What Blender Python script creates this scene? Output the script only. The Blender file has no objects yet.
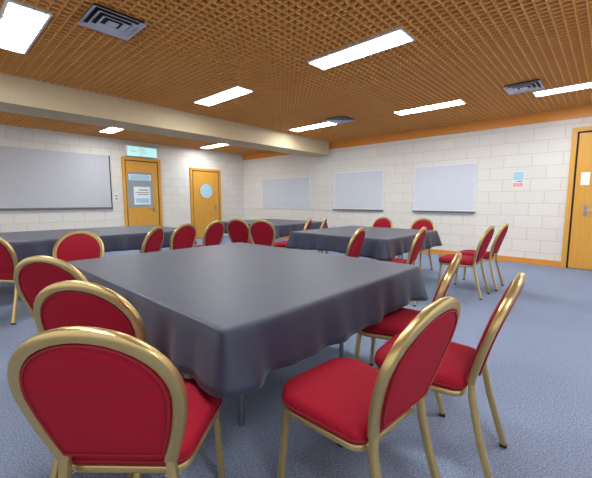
import bpy, bmesh, math, random
from mathutils import Vector, Matrix
random.seed(7)
SC = bpy.context.scene
COL = SC.collection
R = math.radians

# ------------------------------------------------------------------ camera, world, exposure
F = 340.0            # focal length in pixels of the 592 px wide frame
EYE = 1.22
HORIZON = 201.0
cd = bpy.data.cameras.new('camera'); cam = bpy.data.objects.new('camera', cd); COL.objects.link(cam)
cd.sensor_width = 36; cd.lens = 36 * F / 592
cam.location = (0, 0, EYE)
PITCH = math.atan((239 - HORIZON) / F)
cam.rotation_euler = (math.pi / 2 - PITCH, 0, 0)
cd.clip_start = 0.02
SC.camera = cam
w = bpy.data.worlds.new('world'); SC.world = w; w.use_nodes = True
w.node_tree.nodes['Background'].inputs[0].default_value = (0.95, 0.97, 1.0, 1)
w.node_tree.nodes['Background'].inputs[1].default_value = 0.55
SC.view_settings.view_transform = 'Standard'
SC.view_settings.look = 'None'
SC.view_settings.gamma = 1
SC.view_settings.use_curve_mapping = False
SC.view_settings.exposure = 1.2
LAMP = 20.0          # strength of the ceiling light panels

# ------------------------------------------------------------------ room frame
U = Vector((-math.sin(R(47.4)), math.cos(R(47.4)), 0))     # along the right wall, away from the camera
V = Vector((math.sin(R(42.6)), math.cos(R(42.6)), 0))      # along the left wall, away from the camera
P = Vector((5.02, 6.13, 0))                                # a point of the right wall's foot
Q = Vector((-6.36, 7.66, 0))                                # a point of the left wall's foot
CEIL = 2.86
ANG_V = math.atan2(V.y, V.x)
ANG_U = math.atan2(U.y, U.x)

def at(px, py, z):   # the point at height z that the photo shows at (px, py)
    yc = 239 - py; d = Vector((px - 296, F * math.cos(PITCH) + yc * math.sin(PITCH), -F * math.sin(PITCH) + yc * math.cos(PITCH)))
    k = (z - EYE) / d.z
    return d.x * k, d.y * k
def ray_s(px):       # where the wall line of the right wall is met, as distance from P along U
    k = (px - 296) / F
    return (P.x - k * P.y) / (k * U.y - U.x)
def ray_t(px):       # same for the left wall, from Q along V
    k = (px - 296) / F
    return (k * Q.y - Q.x) / (V.x - k * V.y)

# ------------------------------------------------------------------ materials
def srgb(r, g, b):
    f = lambda c: (c / 255 / 12.92) if c / 255 <= 0.04045 else ((c / 255 + 0.055) / 1.055) ** 2.4
    return (f(r), f(g), f(b), 1)
def mat(name, color, rough=0.6, metal=0.0, spec=0.5, emit=None, strength=0.0, bump=0.0, bscale=200, vary=0.0, vscale=6, sheen=0.0):
    m = bpy.data.materials.new(name); m.use_nodes = True
    nt = m.node_tree; b = nt.nodes['Principled BSDF']
    b.inputs['Base Color'].default_value = color
    b.inputs['Roughness'].default_value = rough
    b.inputs['Metallic'].default_value = metal
    b.inputs['Specular IOR Level'].default_value = spec
    if sheen: b.inputs['Sheen Weight'].default_value = sheen
    if emit:
        b.inputs['Emission Color'].default_value = emit; b.inputs['Emission Strength'].default_value = strength
    tc = nt.nodes.new('ShaderNodeTexCoord')
    n = nt.nodes.new('ShaderNodeTexNoise'); n.inputs['Scale'].default_value = vscale; n.inputs['Detail'].default_value = 4
    nt.links.new(tc.outputs['Object'], n.inputs['Vector'])
    if vary:
        mx = nt.nodes.new('ShaderNodeMix'); mx.data_type = 'RGBA'
        mx.inputs['A'].default_value = tuple(c * (1 - vary) for c in color[:3]) + (1,)
        mx.inputs['B'].default_value = tuple(min(1, c * (1 + vary)) for c in color[:3]) + (1,)
        nt.links.new(n.outputs['Fac'], mx.inputs['Factor']); nt.links.new(mx.outputs['Result'], b.inputs['Base Color'])
    if bump:
        n2 = nt.nodes.new('ShaderNodeTexNoise'); n2.inputs['Scale'].default_value = bscale
        nt.links.new(tc.outputs['Object'], n2.inputs['Vector'])
        bp = nt.nodes.new('ShaderNodeBump'); bp.inputs['Strength'].default_value = bump; bp.inputs['Distance'].default_value = 0.01
        nt.links.new(n2.outputs['Fac'], bp.inputs['Height']); nt.links.new(bp.outputs['Normal'], b.inputs['Normal'])
    return m

def fabric_mat(name, base, dot, scale):
    m = bpy.data.materials.new(name); m.use_nodes = True
    nt = m.node_tree; b = nt.nodes['Principled BSDF']
    b.inputs['Roughness'].default_value = 0.8; b.inputs['Specular IOR Level'].default_value = 0.25
    tc = nt.nodes.new('ShaderNodeTexCoord')
    sep = nt.nodes.new('ShaderNodeSeparateXYZ'); nt.links.new(tc.outputs['Object'], sep.inputs[0])
    # woven lattice of small dots: sin(x) * sin(y + z)
    def m_(op, a, bb=None):
        k = nt.nodes.new('ShaderNodeMath'); k.operation = op
        for i, v in enumerate((a, bb)):
            if v is None: continue
            if isinstance(v, (int, float)): k.inputs[i].default_value = v
            else: nt.links.new(v, k.inputs[i])
        return k.outputs[0]
    yz = m_('ADD', sep.outputs[1], sep.outputs[2])
    s1 = m_('SINE', m_('MULTIPLY', m_('ADD', sep.outputs[0], yz), scale))
    s2 = m_('SINE', m_('MULTIPLY', m_('SUBTRACT', sep.outputs[0], yz), scale))
    g = m_('GREATER_THAN', m_('MULTIPLY', s1, s2), 0.55)
    mx = nt.nodes.new('ShaderNodeMix'); mx.data_type = 'RGBA'
    mx.inputs['A'].default_value = base; mx.inputs['B'].default_value = dot
    nt.links.new(g, mx.inputs['Factor']); nt.links.new(mx.outputs['Result'], b.inputs['Base Color'])
    return m

def block_mat(name):
    m = bpy.data.materials.new(name); m.use_nodes = True
    nt = m.node_tree; b = nt.nodes['Principled BSDF']; b.inputs['Roughness'].default_value = 0.55
    tc = nt.nodes.new('ShaderNodeTexCoord'); sep = nt.nodes.new('ShaderNodeSeparateXYZ'); cb = nt.nodes.new('ShaderNodeCombineXYZ')
    nt.links.new(tc.outputs['Object'], sep.inputs[0]); nt.links.new(sep.outputs[0], cb.inputs[0]); nt.links.new(sep.outputs[2], cb.inputs[1])
    br = nt.nodes.new('ShaderNodeTexBrick'); nt.links.new(cb.outputs[0], br.inputs['Vector'])
    br.inputs['Scale'].default_value = 1.0; br.inputs['Brick Width'].default_value = 0.47; br.inputs['Row Height'].default_value = 0.235
    br.inputs['Mortar Size'].default_value = 0.007; br.inputs['Mortar Smooth'].default_value = 0.4; br.inputs['Bias'].default_value = -0.2
    br.inputs['Color1'].default_value = srgb(233, 230, 222); br.inputs['Color2'].default_value = srgb(229, 226, 217); br.inputs['Mortar'].default_value = srgb(212, 208, 197)
    nt.links.new(br.outputs['Color'], b.inputs['Base Color'])
    n2 = nt.nodes.new('ShaderNodeTexNoise'); n2.inputs['Scale'].default_value = 90; nt.links.new(tc.outputs['Object'], n2.inputs['Vector'])
    mh = nt.nodes.new('ShaderNodeMath'); mh.operation = 'MULTIPLY_ADD'; mh.inputs[1].default_value = 0.12
    sb = nt.nodes.new('ShaderNodeMath'); sb.operation = 'SUBTRACT'; sb.inputs[0].default_value = 1; nt.links.new(br.outputs['Fac'], sb.inputs[1])
    nt.links.new(n2.outputs['Fac'], mh.inputs[0]); nt.links.new(sb.outputs[0], mh.inputs[2])
    bp = nt.nodes.new('ShaderNodeBump'); bp.inputs['Strength'].default_value = 0.5; bp.inputs['Distance'].default_value = 0.008
    nt.links.new(mh.outputs[0], bp.inputs['Height']); nt.links.new(bp.outputs['Normal'], b.inputs['Normal'])
    return m

def wood_mat(name, c1, c2, rough=0.4, sc=(1, 1, 14)):
    m = bpy.data.materials.new(name); m.use_nodes = True
    nt = m.node_tree; b = nt.nodes['Principled BSDF']; b.inputs['Roughness'].default_value = rough
    tc = nt.nodes.new('ShaderNodeTexCoord'); mp = nt.nodes.new('ShaderNodeMapping'); mp.inputs['Scale'].default_value = sc
    nt.links.new(tc.outputs['Object'], mp.inputs[0])
    n = nt.nodes.new('ShaderNodeTexNoise'); n.inputs['Scale'].default_value = 3; n.inputs['Detail'].default_value = 6
    nt.links.new(mp.outputs[0], n.inputs['Vector'])
    mx = nt.nodes.new('ShaderNodeMix'); mx.data_type = 'RGBA'; mx.inputs['A'].default_value = c1; mx.inputs['B'].default_value = c2
    nt.links.new(n.outputs['Fac'], mx.inputs['Factor']); nt.links.new(mx.outputs['Result'], b.inputs['Base Color'])
    return m

def carpet_mat():
    m = bpy.data.materials.new('blue_carpet'); m.use_nodes = True
    nt = m.node_tree; b = nt.nodes['Principled BSDF']; b.inputs['Roughness'].default_value = 0.95; b.inputs['Specular IOR Level'].default_value = 0.1
    tc = nt.nodes.new('ShaderNodeTexCoord')
    n = nt.nodes.new('ShaderNodeTexNoise'); n.inputs['Scale'].default_value = 130; n.inputs['Detail'].default_value = 3
    n2 = nt.nodes.new('ShaderNodeTexNoise'); n2.inputs['Scale'].default_value = 1.3; n2.inputs['Detail'].default_value = 3
    nt.links.new(tc.outputs['Object'], n.inputs['Vector']); nt.links.new(tc.outputs['Object'], n2.inputs['Vector'])
    r = nt.nodes.new('ShaderNodeValToRGB'); nt.links.new(n.outputs['Fac'], r.inputs[0])
    r.color_ramp.elements[0].position = 0.34; r.color_ramp.elements[0].color = srgb(110, 124, 152)
    r.color_ramp.elements[1].position = 0.66; r.color_ramp.elements[1].color = srgb(168, 181, 206)
    mx = nt.nodes.new('ShaderNodeMix'); mx.data_type = 'RGBA'; mx.blend_type = 'MULTIPLY'; mx.inputs['Factor'].default_value = 1
    r2 = nt.nodes.new('ShaderNodeValToRGB'); nt.links.new(n2.outputs['Fac'], r2.inputs[0])
    r2.color_ramp.elements[0].color = (0.84, 0.84, 0.84, 1); r2.color_ramp.elements[1].color = (1, 1, 1, 1)
    nt.links.new(r.outputs[0], mx.inputs['A']); nt.links.new(r2.outputs[0], mx.inputs['B'])
    nt.links.new(mx.outputs['Result'], b.inputs['Base Color'])
    bp = nt.nodes.new('ShaderNodeBump'); bp.inputs['Strength'].default_value = 0.5; bp.inputs['Distance'].default_value = 0.006
    nt.links.new(n.outputs['Fac'], bp.inputs['Height']); nt.links.new(bp.outputs['Normal'], b.inputs['Normal'])
    return m

M = dict(
    block=block_mat('painted_block'),
    carpet=carpet_mat(),
    lattice=wood_mat('lattice_wood', srgb(242, 182, 102), srgb(224, 158, 80), 0.5),
    plenum=mat('plenum', srgb(128, 74, 28), 0.9),
    plaster=mat('plaster', srgb(206, 188, 152), 0.7, vary=0.03),
    greyplaster=mat('pale_plaster', srgb(200, 201, 206), 0.6, vary=0.03),
    orange=wood_mat('orange_wood', srgb(240, 164, 74), srgb(222, 140, 54), 0.35),
    door=wood_mat('door_wood', srgb(232, 176, 78), srgb(214, 152, 56), 0.35, (14, 14, 1)),
    gold=mat('gold_metal', srgb(206, 180, 122), 0.3, metal=0.8, vary=0.06),
    red=fabric_mat('red_fabric', srgb(160, 14, 40), srgb(116, 12, 32), 620),
    redplain=mat('red_piping', srgb(138, 12, 34), 0.8),
    cloth=mat('navy_cloth', srgb(44, 50, 74), 0.48, spec=0.6, vary=0.08, vscale=3, bump=0.10, bscale=9, sheen=0.15),
    black=mat('black_plastic', srgb(22, 22, 24), 0.5),
    steel=mat('steel', srgb(150, 152, 158), 0.3, metal=0.9),
    dark=mat('dark_gap', srgb(30, 24, 18), 0.6),
    white=mat('white_enamel', srgb(236, 238, 240), 0.35),
    board=mat('whiteboard_face', srgb(216, 221, 230), 0.18, vary=0.02),
    grey=mat('grey_trim', srgb(112, 114, 118), 0.4, metal=0.4),
    lamp=mat('lamp_panel', srgb(245, 248, 255), 0.4, emit=(0.93, 0.97, 1.0, 1), strength=LAMP),
    vent=mat('vent_metal', srgb(206, 212, 226), 0.4, metal=0.2),
    mint=mat('sign_face', srgb(150, 205, 200), 0.4, emit=srgb(160, 215, 212), strength=0.45),
    glass=mat('pane_glass', srgb(150, 165, 175), 0.08, spec=0.8),
    paper=mat('paper', srgb(244, 246, 246), 0.8),
    cyan=mat('cyan_paper', srgb(176, 216, 230), 0.7),
    pink=mat('pink_paper', srgb(236, 168, 158), 0.7),
    ink=mat('ink', srgb(60, 66, 80), 0.7),
    tabletop=mat('grey_laminate', srgb(150, 146, 138), 0.4),
)

# ------------------------------------------------------------------ helpers
def box(bm, x0, x1, y0, y1, z0, z1, bev=0.0):
    vs = [bm.verts.new(p) for p in ((x0, y0, z0), (x1, y0, z0), (x1, y1, z0), (x0, y1, z0), (x0, y0, z1), (x1, y0, z1), (x1, y1, z1), (x0, y1, z1))]
    fs = [bm.faces.new([vs[i] for i in f]) for f in ((3, 2, 1, 0), (4, 5, 6, 7), (0, 1, 5, 4), (1, 2, 6, 5), (2, 3, 7, 6), (3, 0, 4, 7))]
    if bev:
        es = list({e for f in fs for e in f.edges})
        bmesh.ops.bevel(bm, geom=es, offset=bev, segments=2, affect='EDGES', profile=0.5)
def obj(name, bm, m, parent=None, smooth=False):
    bmesh.ops.recalc_face_normals(bm, faces=bm.faces[:])
    me = bpy.data.meshes.new(name); bm.to_mesh(me); bm.free()
    me.materials.append(m)
    if smooth:
        for p in me.polygons: p.use_smooth = True
        me.set_sharp_from_angle(angle=R(38))
    o = bpy.data.objects.new(name, me); COL.objects.link(o)
    if parent: o.parent = parent
    return o
def boxobj(name, dims, m, parent=None, bev=0.0):
    bm = bmesh.new(); box(bm, *dims, bev); return obj(name, bm, m, parent)
def empty(name, loc=(0, 0, 0), rz=0.0):
    o = bpy.data.objects.new(name, None); COL.objects.link(o); o.location = loc; o.rotation_euler = (0, 0, rz); o.empty_display_size = 0.1
    return o
def tag(o, label, cat, group=None):
    o['label'] = label; o['category'] = cat
    if group: o['group'] = group
    return o
def struct(o): o['kind'] = 'structure'; return o
def sweep(bm, pts, w, d, ref, closed=False, seg=3):
    """rounded rectangular tube: w across cross(t, ref), d along ref side"""
    pts = [Vector(p) for p in pts]; n = len(pts); rings = []
    rr = min(w, d) * 0.28; prof = []
    for cx, cy, a0 in ((w / 2 - rr, d / 2 - rr, 0), (-w / 2 + rr, d / 2 - rr, 90), (-w / 2 + rr, -d / 2 + rr, 180), (w / 2 - rr, -d / 2 + rr, 270)):
        for k in range(seg):
            a = R(a0 + 90 * k / (seg - 1)); prof.append((cx + rr * math.cos(a), cy + rr * math.sin(a)))
    for i in range(n):
        if closed: t = pts[(i + 1) % n] - pts[i - 1]
        else: t = pts[min(i + 1, n - 1)] - pts[max(i - 1, 0)]
        t.normalize(); a = t.cross(ref).normalized(); b = a.cross(t).normalized()
        rings.append([bm.verts.new(pts[i] + a * x + b * y) for x, y in prof])
    k = len(prof)
    for i in range(n if closed else n - 1):
        r0, r1 = rings[i], rings[(i + 1) % n]
        for j in range(k): bm.faces.new((r0[j], r0[(j + 1) % k], r1[(j + 1) % k], r1[j]))
    if not closed:
        bm.faces.new(rings[0][::-1]); bm.faces.new(rings[-1])
def cyl(bm, p0, p1, r, n=12):
    p0, p1 = Vector(p0), Vector(p1); t = (p1 - p0).normalized()
    a = t.orthogonal().normalized(); b = t.cross(a)
    r0 = [bm.verts.new(p0 + (a * math.cos(2 * math.pi * i / n) + b * math.sin(2 * math.pi * i / n)) * r) for i in range(n)]
    r1 = [bm.verts.new(p1 + (a * math.cos(2 * math.pi * i / n) + b * math.sin(2 * math.pi * i / n)) * r) for i in range(n)]
    for i in range(n): bm.faces.new((r0[i], r0[(i + 1) % n], r1[(i + 1) % n], r1[i]))
    bm.faces.new(r0[::-1]); bm.faces.new(r1)

def place_wall(o, which):
    if which == 'right': o.location = P; o.rotation_euler = (0, 0, ANG_U)            # local x = s, local +y into the room
    else: o.location = Q; o.rotation_euler = (0, 0, ANG_V + math.pi)                  # local x = -t, local +y into the room
    return o

# ------------------------------------------------------------------ room shell
CORNER_S = 9.41; CORNER_T = 6.58; LEND = 12.4 - CORNER_T
FAR = 13.0
def plan(points, z, name, m, thick=0.1):
    bm = bmesh.new(); vs = [bm.verts.new((p.x, p.y, z)) for p in points]; vs2 = [bm.verts.new((p.x, p.y, z - thick)) for p in points]
    bm.faces.new(vs); bm.faces.new(vs2[::-1]); n = len(vs)
    for i in range(n): bm.faces.new((vs[i], vs[(i + 1) % n], vs2[(i + 1) % n], vs2[i]))
    return obj(name, bm, m)
corner = P + U * CORNER_S
c_right = corner - U * 12.6      # right wall's near end
c_left = corner - V * 12.4       # left wall's near end
c_near = c_right - V * 12.4
floor = struct(plan([corner, c_right, c_near, c_left], 0.0, 'floor', M['carpet']))

# right wall with the doorway of door_3 kept as applied frame; local x from s=-2.71 to corner
wr = place_wall(boxobj('wall_right', (-2.71, CORNER_S, -0.12, 0, 0, CEIL + 0.2), M['block']), 'right'); struct(wr)
wl = place_wall(boxobj('wall_left', (-CORNER_T - 0.12, LEND, -0.12, 0, 0, CEIL + 0.2), M['block']), 'left'); struct(wl)

# egg-crate lattice ceiling: slats along both wall directions
def lattice():
    bm = bmesh.new(); step = 0.082; t = 0.0055; h = 0.048
    Lu, Lv = 12.6, 12.4
    n = int(Lv / step)
    for i in range(1, n): box(bm, -Lu, 0, i * step - t, i * step + t, CEIL, CEIL + h)
    n = int(Lu / step)
    for i in range(1, n): box(bm, -i * step - t, -i * step + t, 0, Lv, CEIL, CEIL + h)
    o = obj('ceiling', bm, M['lattice'])
    o.location = corner; o.rotation_euler = (0, 0, ANG_U)    # slats fill local x < 0 (back along U), local y > 0 (back along V)
    return struct(o)
lattice()
struct(plan([corner, c_right, c_near, c_left], CEIL + 0.28, 'ceiling_void', M['plenum'], 0.08)).name = 'ceiling_upper'

# dropped beam running along V across the room
B0 = Vector((-2.6, 5.92, 0))
beam = boxobj('trim_1', (-7.2, 5.2, 0, 0.62, 2.50, CEIL + 0.02), M['plaster'])
beam.location = B0; beam.rotation_euler = (0, 0, ANG_V); struct(beam)           # local +y = V rotated +90 = U
# wood cornice and skirting on the right wall, cornice on the left wall
struct(place_wall(boxobj('trim_2', (-2.7, CORNER_S, 0, 0.03, CEIL - 0.19, CEIL), M['orange']), 'right'))
struct(place_wall(boxobj('baseboard_right', (0.10, CORNER_S, 0, 0.02, 0, 0.11), M['orange']), 'right'))
TD1a, TD1b = ray_t(124.5), ray_t(162)
TD2a, TD2b = ray_t(191), ray_t(221)
struct(place_wall(boxobj('baseboard_left', (-TD1a + 0.02, LEND, 0, 0.02, 0, 0.11), M['orange']), 'left'))

# doors ---------------------------------------------------------------
def make_door(name, which, x0, x1, top, pane, notices=()):
    d = place_wall(empty(name), which); struct(d)
    fr = bmesh.new(); fw = 0.07
    box(fr, x0, x0 + fw, 0, 0.05, 0, top); box(fr, x1 - fw, x1, 0, 0.05, 0, top); box(fr, x0 + fw, x1 - fw, 0, 0.05, top - fw, top)
    obj('door_frame', fr, M['door'], d)
    boxobj('door_gap', (x0 + fw, x1 - fw, 0, 0.008, 0, top - fw), M['dark'], d)
    leaf = boxobj('door_leaf', (x0 + fw + 0.03, x1 - fw - 0.03, 0.008, 0.036, 0.01, top - fw - 0.03), M['door'], d, 0.003)
    if pane:
        a, b, z0, z1 = pane
        bm = bmesh.new(); box(bm, a, b, 0.036, 0.041, z0, z1); obj('pane', bm, M['glass'], leaf)
        bm = bmesh.new(); e = 0.025
        box(bm, a - e, a, 0.036, 0.048, z0 - e, z1 + e); box(bm, b, b + e, 0.036, 0.048, z0 - e, z1 + e)
        box(bm, a, b, 0.036, 0.048, z0 - e, z0); box(bm, a, b, 0.036, 0.048, z1, z1 + e); obj('glazing_bead', bm, M['door'], leaf)
    return d, leaf
def handle(parent, x, z, dr):
    bm = bmesh.new(); box(bm, x - 0.025, x + 0.025, 0.036, 0.044, z - 0.1, z + 0.1); cyl(bm, (x, 0.044, z), (x, 0.085, z), 0.009)
    cyl(bm, (x, 0.08, z), (x + dr * 0.12, 0.08, z), 0.009); return obj('handle', bm, M['steel'], parent)
d1, l1 = make_door('door_1', 'left', -TD1b, -TD1a, 2.42, (-TD1b + 0.26, -TD1b + 0.96, 1.05, 2.02))
handle(l1, -TD1b + 0.24, 1.0, 1)
d2, l2 = make_door('door_2', 'left', -TD2b, -TD2a, 2.27, None)
handle(l2, -TD2b + 0.22, 1.0, 1)
bm = bmesh.new(); cx2 = -(TD2a + TD2b) / 2
cyl(bm, (cx2, 0.036, 1.55), (cx2, 0.042, 1.55), 0.24, 32); obj('pane', bm, M['cyan'], l2)
bm = bmesh.new(); sweep(bm, [(cx2 + 0.25 * math.cos(a), 0.042, 1.55 + 0.25 * math.sin(a)) for a in [2 * math.pi * i / 32 for i in range(32)]], 0.03, 0.02, Vector((0, 1, 0)), closed=True)
obj('glazing_ring', bm, M['door'], l2)
S3 = ray_s(571.5)
d3, l3 = make_door('door_3', 'right', S3 - 1.25, S3 + 0.09, 2.50, None)
handle(l3, S3 - 0.18, 1.05, -1)
bm = bmesh.new(); box(bm, S3 - 0.2, S3 - 0.08, 0.036, 0.04, 1.5, 1.72); obj('push_plate', bm, M['paper'], l3)

# notices on door 1
def notice(name, which, x0, x1, z0, z1, off, bands, label, cat='notice'):
    e = place_wall(empty(name), which); tag(e, label, cat)
    sh = boxobj('sheet', (x0, x1, off, off + 0.003, z0, z1), M['paper'], e)
    for (a0, a1, b0, b1, mm) in bands:
        boxobj('print', (x0 + (x1 - x0) * a0, x0 + (x1 - x0) * a1, off + 0.003, off + 0.0045, z0 + (z1 - z0) * b0, z0 + (z1 - z0) * b1), M[mm], sh)
    return e
notice('notice', 'left', -TD1b + 0.30, -TD1b + 0.92, 1.80, 1.96, 0.0425, [(0.05, 0.95, 0.1, 0.9, 'cyan')], 'pale blue strip notice across the glass of the left yellow door')
notice('notice', 'left', -TD1b + 0.34, -TD1b + 0.80, 1.12, 1.62, 0.0425, [(0.1, 0.7, 0.8, 0.84, 'ink'), (0.1, 0.9, 0.66, 0.69, 'ink'), (0.1, 0.8, 0.56, 0.59, 'ink'), (0.1, 0.9, 0.1, 0.35, 'cyan')],
       'white paper notice fixed on the left yellow door below the blue strip')
sp = ray_s(521); sq = ray_s(510)
notice('poster', 'right', sp, sq, 1.48, 1.80, 0.002, [(0.05, 0.95, 0.45, 0.95, 'cyan'), (0.05, 0.95, 0.05, 0.28, 'pink'), (0.1, 0.8, 0.34, 0.37, 'ink'), (0.1, 0.6, 0.39, 0.41, 'ink')],
       'small blue and pink poster on the block wall left of the right door', 'poster')

# whiteboards -----------------------------------------------------------
def whiteboard(which, a, b, z0, z1, label, tray=True, group=None):
    e = place_wall(empty('whiteboard'), which); tag(e, label, 'whiteboard', group)
    boxobj('writing_surface', (a + 0.012, b - 0.012, 0.001, 0.018, z0 + 0.012, z1 - 0.012), M['board'], e)
    bm = bmesh.new(); f = 0.018
    box(bm, a, b, 0.001, 0.026, z0, z0 + f); box(bm, a, b, 0.001, 0.026, z1 - f, z1); box(bm, a, a + f, 0.001, 0.026, z0 + f, z1 - f); box(bm, b - f, b, 0.001, 0.026, z0 + f, z1 - f)
    obj('frame', bm, M['white'], e)
    if tray:
        boxobj('pen_tray', (a, b, 0.002, 0.075, z0 - 0.035, z0), M['grey'], e, 0.006)
    return e
whiteboard('right', ray_s(475), ray_s(413), 1.0, 2.02, 'whiteboard nearest the right door, widest of the three on the block wall')
whiteboard('right', ray_s(383), ray_s(334), 1.0, 2.0, 'middle whiteboard of the three on the block wall, with dark pen tray')
whiteboard('right', ray_s(310), ray_s(263), 0.98, 1.96, 'whiteboard farthest away, nearest the far corner on the block wall', False)
# long projection board on the left wall
lb = place_wall(empty('projection_board'), 'left'); tag(lb, 'very long pale grey wall board with thin dark bottom rail on the left wall', 'board')
boxobj('writing_surface', (-ray_t(112), LEND - 0.1, 0.001, 0.03, 1.06, CEIL - 0.45), M['greyplaster'], lb)
boxobj('bottom_rail', (-ray_t(112), LEND - 0.1, 0.001, 0.06, 1.005, 1.06), M['grey'], lb)
boxobj('edge_strip', (-ray_t(113) , -ray_t(112) - 0.0001, 0.001, 0.04, 1.0, CEIL - 0.45), M['dark'], lb)
sw = place_wall(empty('wall_switch'), 'left'); tag(sw, 'small white double wall switch between the long board and the left yellow door', 'switch')
xs = -ray_t(117.5)
boxobj('plate', (xs - 0.05, xs + 0.05, 0, 0.012, 1.22, 1.42), M['white'], sw, 0.003)
for zz in (1.28, 1.36): boxobj('rocker', (xs - 0.018, xs + 0.018, 0.012, 0.018, zz - 0.022, zz + 0.022), M['grey'], sw)

# exit sign hung above door 1
es = place_wall(empty('exit_sign'), 'left'); tag(es, 'pale green lit box sign with white running figure above left door', 'sign')
ex = -(TD1a + TD1b) / 2 + 0.02
boxobj('housing', (ex - 0.42, ex + 0.42, 0.02, 0.16, 2.44, 2.72), M['white'], es, 0.01)
fc = boxobj('sign_face', (ex - 0.40, ex + 0.40, 0.16, 0.166, 2.455, 2.705), M['mint'], es)
bm = bmesh.new()
cyl(bm, (ex + 0.05, 0.166, 2.67), (ex + 0.05, 0.17, 2.67), 0.022)
for a, b in (((0.04, 2.64), (-0.02, 2.57)), ((-0.02, 2.57), (0.05, 2.53)), ((0.05, 2.53), (0.03, 2.47)), ((-0.02, 2.57), (-0.09, 2.53)), ((-0.09, 2.53), (-0.13, 2.50)), ((0.03, 2.63), (0.10, 2.60)), ((0.03, 2.64), (-0.05, 2.63)), ((-0.05, 2.63), (-0.09, 2.59))):
    sweep(bm, [(ex + a[0], 0.168, a[1]), (ex + b[0], 0.168, b[1])], 0.022, 0.004, Vector((0, 1, 0)))
obj('running_figure', bm, M['white'], fc)
bm = bmesh.new()
v = [bm.verts.new(p) for p in ((ex + 0.34, 0.168, 2.58), (ex + 0.27, 0.168, 2.64), (ex + 0.27, 0.168, 2.52))]; bm.faces.new(v)
sweep(bm, [(ex + 0.28, 0.168, 2.58), (ex + 0.18, 0.168, 2.58)], 0.03, 0.004, Vector((0, 1, 0))); obj('arrow', bm, M['white'], fc)

# ------------------------------------------------------------------ ceiling lights
def ceiling_light(x, y, label, first=[None]):
    if first[0] is None:
        e = empty('ceiling_light', (x, y, CEIL - 0.006), ANG_U)
        bm = bmesh.new(); L, W, f = 0.595, 0.16, 0.02
        box(bm, -L, L, -W, -W + f, 0, 0.05); box(bm, -L, L, W - f, W, 0, 0.05); box(bm, -L, -L + f, -W + f, W - f, 0, 0.05); box(bm, L - f, L, -W + f, W - f, 0, 0.05)
        obj('frame', bm, M['white'], e)
        boxobj('diffuser', (-L + f, L - f, -W + f, W - f, 0.006, 0.02), M['lamp'], e)
        boxobj('casing', (-L, L, -W, W, 0.05, 0.12), M['white'], e)
        first[0] = e
    else:
        e = first[0].copy(); COL.objects.link(e); e.location = (x, y, CEIL - 0.006)
        for ch in list(first[0].children):
            c = ch.copy(); COL.objects.link(c); c.parent = e
    tag(e, label, 'ceiling light', 'strip light panels in the lattice ceiling')
for px, py, lab in (
    (17, 31, 'strip light panel in the top left corner of the brown lattice ceiling'),
    (357, 52, 'large near strip light panel right of the middle of the lattice ceiling'),
    (222, 97, 'strip light panel left of the middle, just in front of the dropped beam'),
    (428, 108, 'strip light panel over the middle whiteboards, near the right wall'),
    (584, 86, 'strip light panel cut by the right edge, in front of the right wall'),
    (312, 127, 'small far strip light panel close to where the beam meets the right wall'),
    (115, 129, 'far left strip light panel behind the dropped beam, near the long board'),
    (215, 146, 'farthest strip light panel behind the beam, near the far corner')):
    ceiling_light(*at(px, py, CEIL), lab)
# extra lamps added out of view, continuing the rows, to light the room
for a in ((2.6, 1.9), (-0.9, 1.55), (0.9, -0.6), (-4.4, 5.4)):
    ceiling_light(a[0], a[1], 'added strip light panel out of view, put in to light the room')

def vent(x, y, label, first=[None]):
    if first[0] is None:
        e = empty('ceiling_vent', (x, y, CEIL - 0.02), ANG_U)
        bm = bmesh.new(); h = 0.31
        for k, (r0, r1) in enumerate(((0.22, 0.185), (0.165, 0.135), (0.112, 0.08))):
            zt = -0.004 * k
            for i in range(4):
                m = Matrix.Rotation(i * math.pi / 2, 4, 'Z')
                q = [m @ Vector(p) for p in ((-r0, r0, zt - 0.012), (r0, r0, zt - 0.012), (r1, r1, zt + 0.008), (-r1, r1, zt + 0.008))]
                q2 = [p + Vector((0, 0, 0.004)) for p in q]
                vs = [bm.verts.new(p) for p in q + q2]
                for f in ((0, 1, 2, 3), (7, 6, 5, 4), (0, 4, 5, 1), (1, 5, 6, 2), (2, 6, 7, 3), (3, 7, 4, 0)): bm.faces.new([vs[j] for j in f])
        obj('louvre', bm, M['vent'], e)
        boxobj('core_plate', (-0.045, 0.045, -0.045, 0.045, -0.012, -0.006), M['vent'], e)
        boxobj('backing', (-0.21, 0.21, -0.21, 0.21, 0.013, 0.019), M['dark'], e)
        first[0] = e
    else:
        e = first[0].copy(); COL.objects.link(e); e.location = (x, y, CEIL - 0.02)
        for ch in list(first[0].children):
            c = ch.copy(); COL.objects.link(c); c.parent = e
    tag(e, label, 'air vent', 'square air vents in the lattice ceiling')
vent(*at(112, 21, CEIL), 'square four way air vent nearest the top left light panel')
vent(*at(340, 119, CEIL), 'square air vent farthest away, beside the small far light panel')
vent(*at(524, 86, CEIL), 'square air vent near the right edge, left of the cut off light panel')

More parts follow.
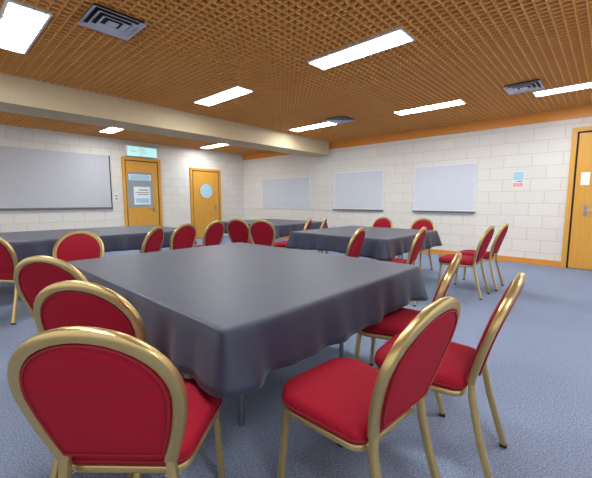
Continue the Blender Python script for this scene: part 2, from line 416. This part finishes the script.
# ------------------------------------------------------------------ tables
def rrect(a, b, r, step=0.03):
    """closed outline of a rounded rectangle 0..a x 0..b as (x, y, nx, ny, cornerness)"""
    out = []
    def seg(x0, y0, x1, y1, nx, ny):
        L = math.hypot(x1 - x0, y1 - y0); n = max(2, int(L / step))
        for i in range(n):
            t = i / n; s = min(t, 1 - t) * L
            out.append((x0 + (x1 - x0) * t, y0 + (y1 - y0) * t, nx, ny, math.exp(-(s / 0.13) ** 2)))
    def arc(cx, cy, a0):
        for i in range(8):
            an = R(a0 + 90 * i / 8); out.append((cx + r * math.cos(an), cy + r * math.sin(an), math.cos(an), math.sin(an), 1.0))
    seg(r, 0, a - r, 0, 0, -1); arc(a - r, r, -90); seg(a, r, a, b - r, 1, 0); arc(a - r, b - r, 0)
    seg(a - r, b, r, b, 0, 1); arc(r, b - r, 90); seg(0, b - r, 0, r, -1, 0); arc(r, r, 180)
    return out
def table(near, lu, lv, tlabel, clabel, seed, drop=0.235):
    """near = corner nearest the camera (on the floor), lu along U, lv along V"""
    rnd = random.Random(seed)
    t = empty('table', (near.x, near.y, 0), ANG_V); tag(t, tlabel, 'table')     # local x = V, local y = U
    boxobj('tabletop', (0.01, lv - 0.01, 0.01, lu - 0.01, 0.715, 0.742), M['tabletop'], t, 0.004)
    bm = bmesh.new()
    for (x0, x1, y0, y1) in ((0.12, lv - 0.12, 0.12, 0.15), (0.12, lv - 0.12, lu - 0.15, lu - 0.12), (0.12, 0.15, 0.15, lu - 0.15), (lv - 0.15, lv - 0.12, 0.15, lu - 0.15)): box(bm, x0, x1, y0, y1, 0.66, 0.715)
    obj('apron', bm, M['steel'], t)
    for x in (0.38, lv - 0.38):
        for y in (0.40, lu - 0.40):
            bm = bmesh.new(); cyl(bm, (x, y, 0.0), (x, y, 0.70), 0.017); obj('leg', bm, M['steel'], t)
    # cloth
    path = rrect(lv, lu, 0.03); n = len(path); ph = [rnd.uniform(0, 6.28) for _ in range(4)]
    bm = bmesh.new(); rings = []
    ztop = 0.750
    s = 0; prev = path[0]; arc = []
    for p in path: s += math.hypot(p[0] - prev[0], p[1] - prev[1]); arc.append(s); prev = p
    tot = s; k1 = round(tot / 0.33); k2 = round(tot / 0.19)
    def wave(q): return 0.6 * math.sin(2 * math.pi * k1 * q / tot + ph[0]) + 0.4 * math.sin(2 * math.pi * k2 * q / tot + ph[1])
    levels = [(-0.02, 0.0, 0), (0.0, 0.0, 0), (0.008, 0.004, 0.0), (0.013, 0.014, 0.03)] + [(0.013, 0.0, f) for f in (0.12, 0.25, 0.4, 0.55, 0.7, 0.85, 1.0)]
    for (o_, dz, f) in levels:
        ring = []
        for i, (x, y, nx, ny, cn) in enumerate(path):
            if f == 0 or f == 0.03:
                off = o_; z = ztop - dz
            else:
                d = drop * (1 + 0.03 * cn) + 0.012 * math.sin(2 * math.pi * 5 * arc[i] / tot + ph[2])
                z = ztop - 0.014 - (d - 0.014) * f
                off = o_ + 0.02 * f + 0.020 * f * wave(arc[i]) * (1 + 0.8 * cn) + 0.03 * cn * f
            ring.append(bm.verts.new((x + nx * off, y + ny * off, z)))
        rings.append(ring)
    for a, b in zip(rings, rings[1:]):
        for i in range(n): bm.faces.new((a[i], b[i], b[(i + 1) % n], a[(i + 1) % n]))
    bm.faces.new(rings[0])
    c = obj('tablecloth', bm, M['cloth'], None, True); c.location = t.location; c.rotation_euler = t.rotation_euler
    tag(c, clabel, 'tablecloth')
    sol = c.modifiers.new('thickness', 'SOLIDIFY'); sol.thickness = 0.002; sol.offset = 1
    return t
N1 = Vector((-0.26, 1.19, 0))
table(N1, 2.08, 1.70, 'big near table under the largest dark cloth in the middle foreground', 'dark navy cloth with hanging folds over the big near table', 1)
table(Vector((-3.09, 4.10, 0)) - V * 0.5, 1.6, 2.55, 'table under a dark cloth at far left before the long wall board', 'dark navy cloth on the far left table below the long wall board', 2)
table(Vector((1.10, 4.15, 0)), 1.6, 1.7, 'table under a dark cloth beyond the big table, before the right whiteboards', 'dark navy cloth on the table right of centre, before the right whiteboards', 3)
table(Vector((-0.45, 6.5, 0)), 1.9, 1.7, 'farthest table under a dark cloth, below the farthest whiteboard', 'dark navy cloth on the farthest table, below the farthest whiteboard', 4)

# ------------------------------------------------------------------ chairs
def back_y(z):      # rearward lean of the back
    if z < 0.45: return -0.205 - 0.07 * (0.45 - z) / 0.45
    q = (z - 0.45) / 0.47
    return -0.205 - 0.10 * q - 0.05 * q * q
def outline(scale_in=0.0):
    """crown shaped back outline from lower left over the top to lower right: (x, z)"""
    pts = [(-0.158, 0.46), (-0.176, 0.52), (-0.194, 0.58), (-0.207, 0.64), (-0.214, 0.70)]
    n = 18
    for i in range(1, n):
        a = math.pi - math.pi * i / n
        pts.append((0.214 * math.cos(a) , 0.70 + 0.198 * math.sin(a) ** 0.92))
    pts += [(-x, z) for x, z in pts[:5]][::-1]
    return pts
def make_chair():
    c = empty('banquet_chair')
    ref = Vector((0, 1, 0))
    # back frame: arch tube
    ol = outline(); bm = bmesh.new()
    sweep(bm, [(x, back_y(z), z) for x, z in ol], 0.038, 0.030, ref)
    obj('back_frame', bm, M['gold'], c, True)
    # upholstered backrest inside the arch
    cx, cz = 0.0, 0.69
    inner = []
    for x, z in ol:
        dx, dz = x - cx, z - cz; L = math.hypot(dx, dz); k = (L - 0.018) / L
        inner.append((cx + dx * k, max(0.485, cz + dz * k)))
    bm = bmesh.new(); layers = []
    for (f, th) in ((1.0, 0.006), (0.985, 0.017), (0.93, 0.023), (0.70, 0.027), (0.35, 0.029)):
        layers.append((f, th))
    def ring(f, off): return [bm.verts.new((cx + (x - cx) * f, back_y(cz + (z - cz) * f) + off, cz + (z - cz) * f)) for x, z in inner]
    front = [ring(f, th) for f, th in layers]; back = [ring(f, -th * 0.85) for f, th in layers]
    seq = front[::-1] + back; m = len(inner)
    for a, b in zip(seq, seq[1:]):
        for i in range(m): bm.faces.new((a[i], a[(i + 1) % m], b[(i + 1) % m], b[i]))
    bm.faces.new(front[-1]); bm.faces.new(back[-1][::-1])
    br = obj('backrest', bm, M['red'], c, True)
    for sgn in (1, -1):
        bm = bmesh.new()
        sweep(bm, [(cx + (x - cx) * 0.965, back_y(cz + (z - cz) * 0.965) + sgn * 0.0195, cz + (z - cz) * 0.965) for x, z in inner], 0.007, 0.007, ref, closed=True)
        obj('piping', bm, M['redplain'], br, True)
    # seat cushion
    bm = bmesh.new(); path = []
    def corner_arc(x, y, r, a0, n=6): return [(x + r * math.cos(R(a0 + 90 * i / n)), y + r * math.sin(R(a0 + 90 * i / n))) for i in range(n + 1)]
    path += corner_arc(0.225 - 0.11, 0.235 - 0.11, 0.11, 0); path += corner_arc(-0.225 + 0.11, 0.235 - 0.11, 0.11, 90)
    path += corner_arc(-0.20 + 0.05, -0.185 + 0.05, 0.05, 180); path += corner_arc(0.20 - 0.05, -0.185 + 0.05, 0.05, 270)
    def sring(f, z): return [bm.verts.new((x * f, y * f, z)) for x, y in path]
    rings = [sring(0.96, 0.415), sring(1.0, 0.425), sring(1.01, 0.445), sring(1.0, 0.462), sring(0.96, 0.474), sring(0.86, 0.482), sring(0.6, 0.489), sring(0.3, 0.492)]
    m = len(path)
    for a, b in zip(rings, rings[1:]):
        for i in range(m): bm.faces.new((a[i], a[(i + 1) % m], b[(i + 1) % m], b[i]))
    bm.faces.new(rings[0][::-1]); bm.faces.new(rings[-1])
    st = obj('seat', bm, M['red'], c, True)
    bm = bmesh.new(); sweep(bm, [(x * 1.012, y * 1.012, 0.434) for x, y in path], 0.007, 0.007, Vector((0, 0, 1)), closed=True); obj('piping', bm, M['redplain'], st, True)
    # seat frame
    bm = bmesh.new(); sweep(bm, [(x * 0.93, y * 0.93, 0.401) for x, y in path], 0.025, 0.026, Vector((0, 0, 1)), closed=True); obj('seat_frame', bm, M['gold'], c, True)
    for sx in (-1, 1):
        bm = bmesh.new()
        sweep(bm, [(sx * 0.183, 0.165, 0.40), (sx * 0.186, 0.185, 0.38), (sx * 0.190, 0.193, 0.30), (sx * 0.20, 0.215, 0.015)], 0.027, 0.027, ref)
        lg = obj('leg', bm, M['gold'], c, True)
        bm = bmesh.new(); box(bm, sx * 0.20 - 0.015, sx * 0.20 + 0.015, 0.20, 0.23, 0, 0.016, 0.003); obj('foot_cap', bm, M['black'], lg)
        bm = bmesh.new()
        sweep(bm, [(sx * 0.158, back_y(0.47), 0.47), (sx * 0.163, back_y(0.40), 0.40), (sx * 0.172, back_y(0.25) - 0.01, 0.25), (sx * 0.19, back_y(0.0) - 0.04, 0.015)], 0.030, 0.028, ref)
        lg = obj('leg', bm, M['gold'], c, True)
        bm = bmesh.new(); yy = back_y(0) - 0.04; box(bm, sx * 0.19 - 0.017, sx * 0.19 + 0.017, yy - 0.015, yy + 0.015, 0, 0.016, 0.003); obj('foot_cap', bm, M['black'], lg)
    return c
proto = make_chair(); used = [False]
TOPY = 0.355
def chair(x, y, face, label, group):
    """x, y: plan position of the top of the back; face: direction the sitter looks, degrees clockwise from +y"""
    a = R(face); f = Vector((math.sin(a), math.cos(a)))
    if not used[0]: e = proto; used[0] = True
    else:
        e = proto.copy(); COL.objects.link(e)
        for ch in list(proto.children):
            k = ch.copy(); COL.objects.link(k); k.parent = e
            for g in ch.children:
                q = g.copy(); COL.objects.link(q); q.parent = k
    e.location = (x + f.x * TOPY, y + f.y * TOPY, 0); e.rotation_euler = (0, 0, -a)
    tag(e, label, 'chair', group)
G1 = 'red banquet chairs around the big near table'; G2 = 'red banquet chairs around the far tables'
FU, FV = -47.4, 42.6
chair(-0.53, 0.785, 1, 'nearest red chair, lower left corner, its gold arched back to the viewer', G1)
chair(0.468, 1.03, -43, 'red chair in the bottom middle, seat and leaning gold framed back seen from behind', G1)
chair(-0.855, 1.27, 6, 'second red chair on the left of the big table, behind the nearest one', G1)
chair(-1.43, 1.87, 6, 'third red chair from the viewer along the left of the big table', G1)
chair(-3.0, 3.25, 8, 'red chair cut by the left edge of the photo, beside the big table', G1)
chair(-2.24, 3.52, 165, 'red chair at the far left end of the big table, its front to the viewer', G1)
chair(0.955, 1.40, -53, 'red chair on the right of the big table seen nearly edge on', G1)
chair(0.965, 1.97, -61, 'red chair tucked in at the right corner of the big table', G1)
chair(1.52, 4.00, -58, 'red chair at the near corner of the table right of centre', G2)
chair(2.45, 4.22, FU, 'left one of two red chairs standing edge on by the right block wall', G2)
chair(2.90, 4.66, FU, 'rightmost far red chair, edge on before the poster', G2)
chair(0.77, 3.92, -60, 'red chair standing alone just beyond the big table, right of centre', G2)
chair(0.26, 6.0, -78, 'left one of two far edge on red chairs in the middle of the room', G2)
chair(0.58, 6.45, -78, 'right one of two far edge on red chairs in the middle of the room', G2)
chair(-0.58, 5.60, 10, 'red chair before the farthest table, below the farthest whiteboard', G2)
chair(-1.05, 5.95, 20, 'red chair before the farthest table, below the far room corner', G2)
chair(-1.66, 4.10, -85, 'red chair beyond the big table, below the left yellow door', G2)
chair(-1.50, 4.70, -62, 'red chair beyond the big table, between the two yellow doors', G2)
chair(-1.22, 5.30, -62, 'red chair beyond the big table, below the round window door', G2)
chair(2.30, 6.10, 222.6, 'red chair on the far side of the right of centre table, below the nearest whiteboard', G2)
chair(1.72, 6.65, 222.6, 'red chair on the far side of the right of centre table, nearer the middle whiteboard', G2)
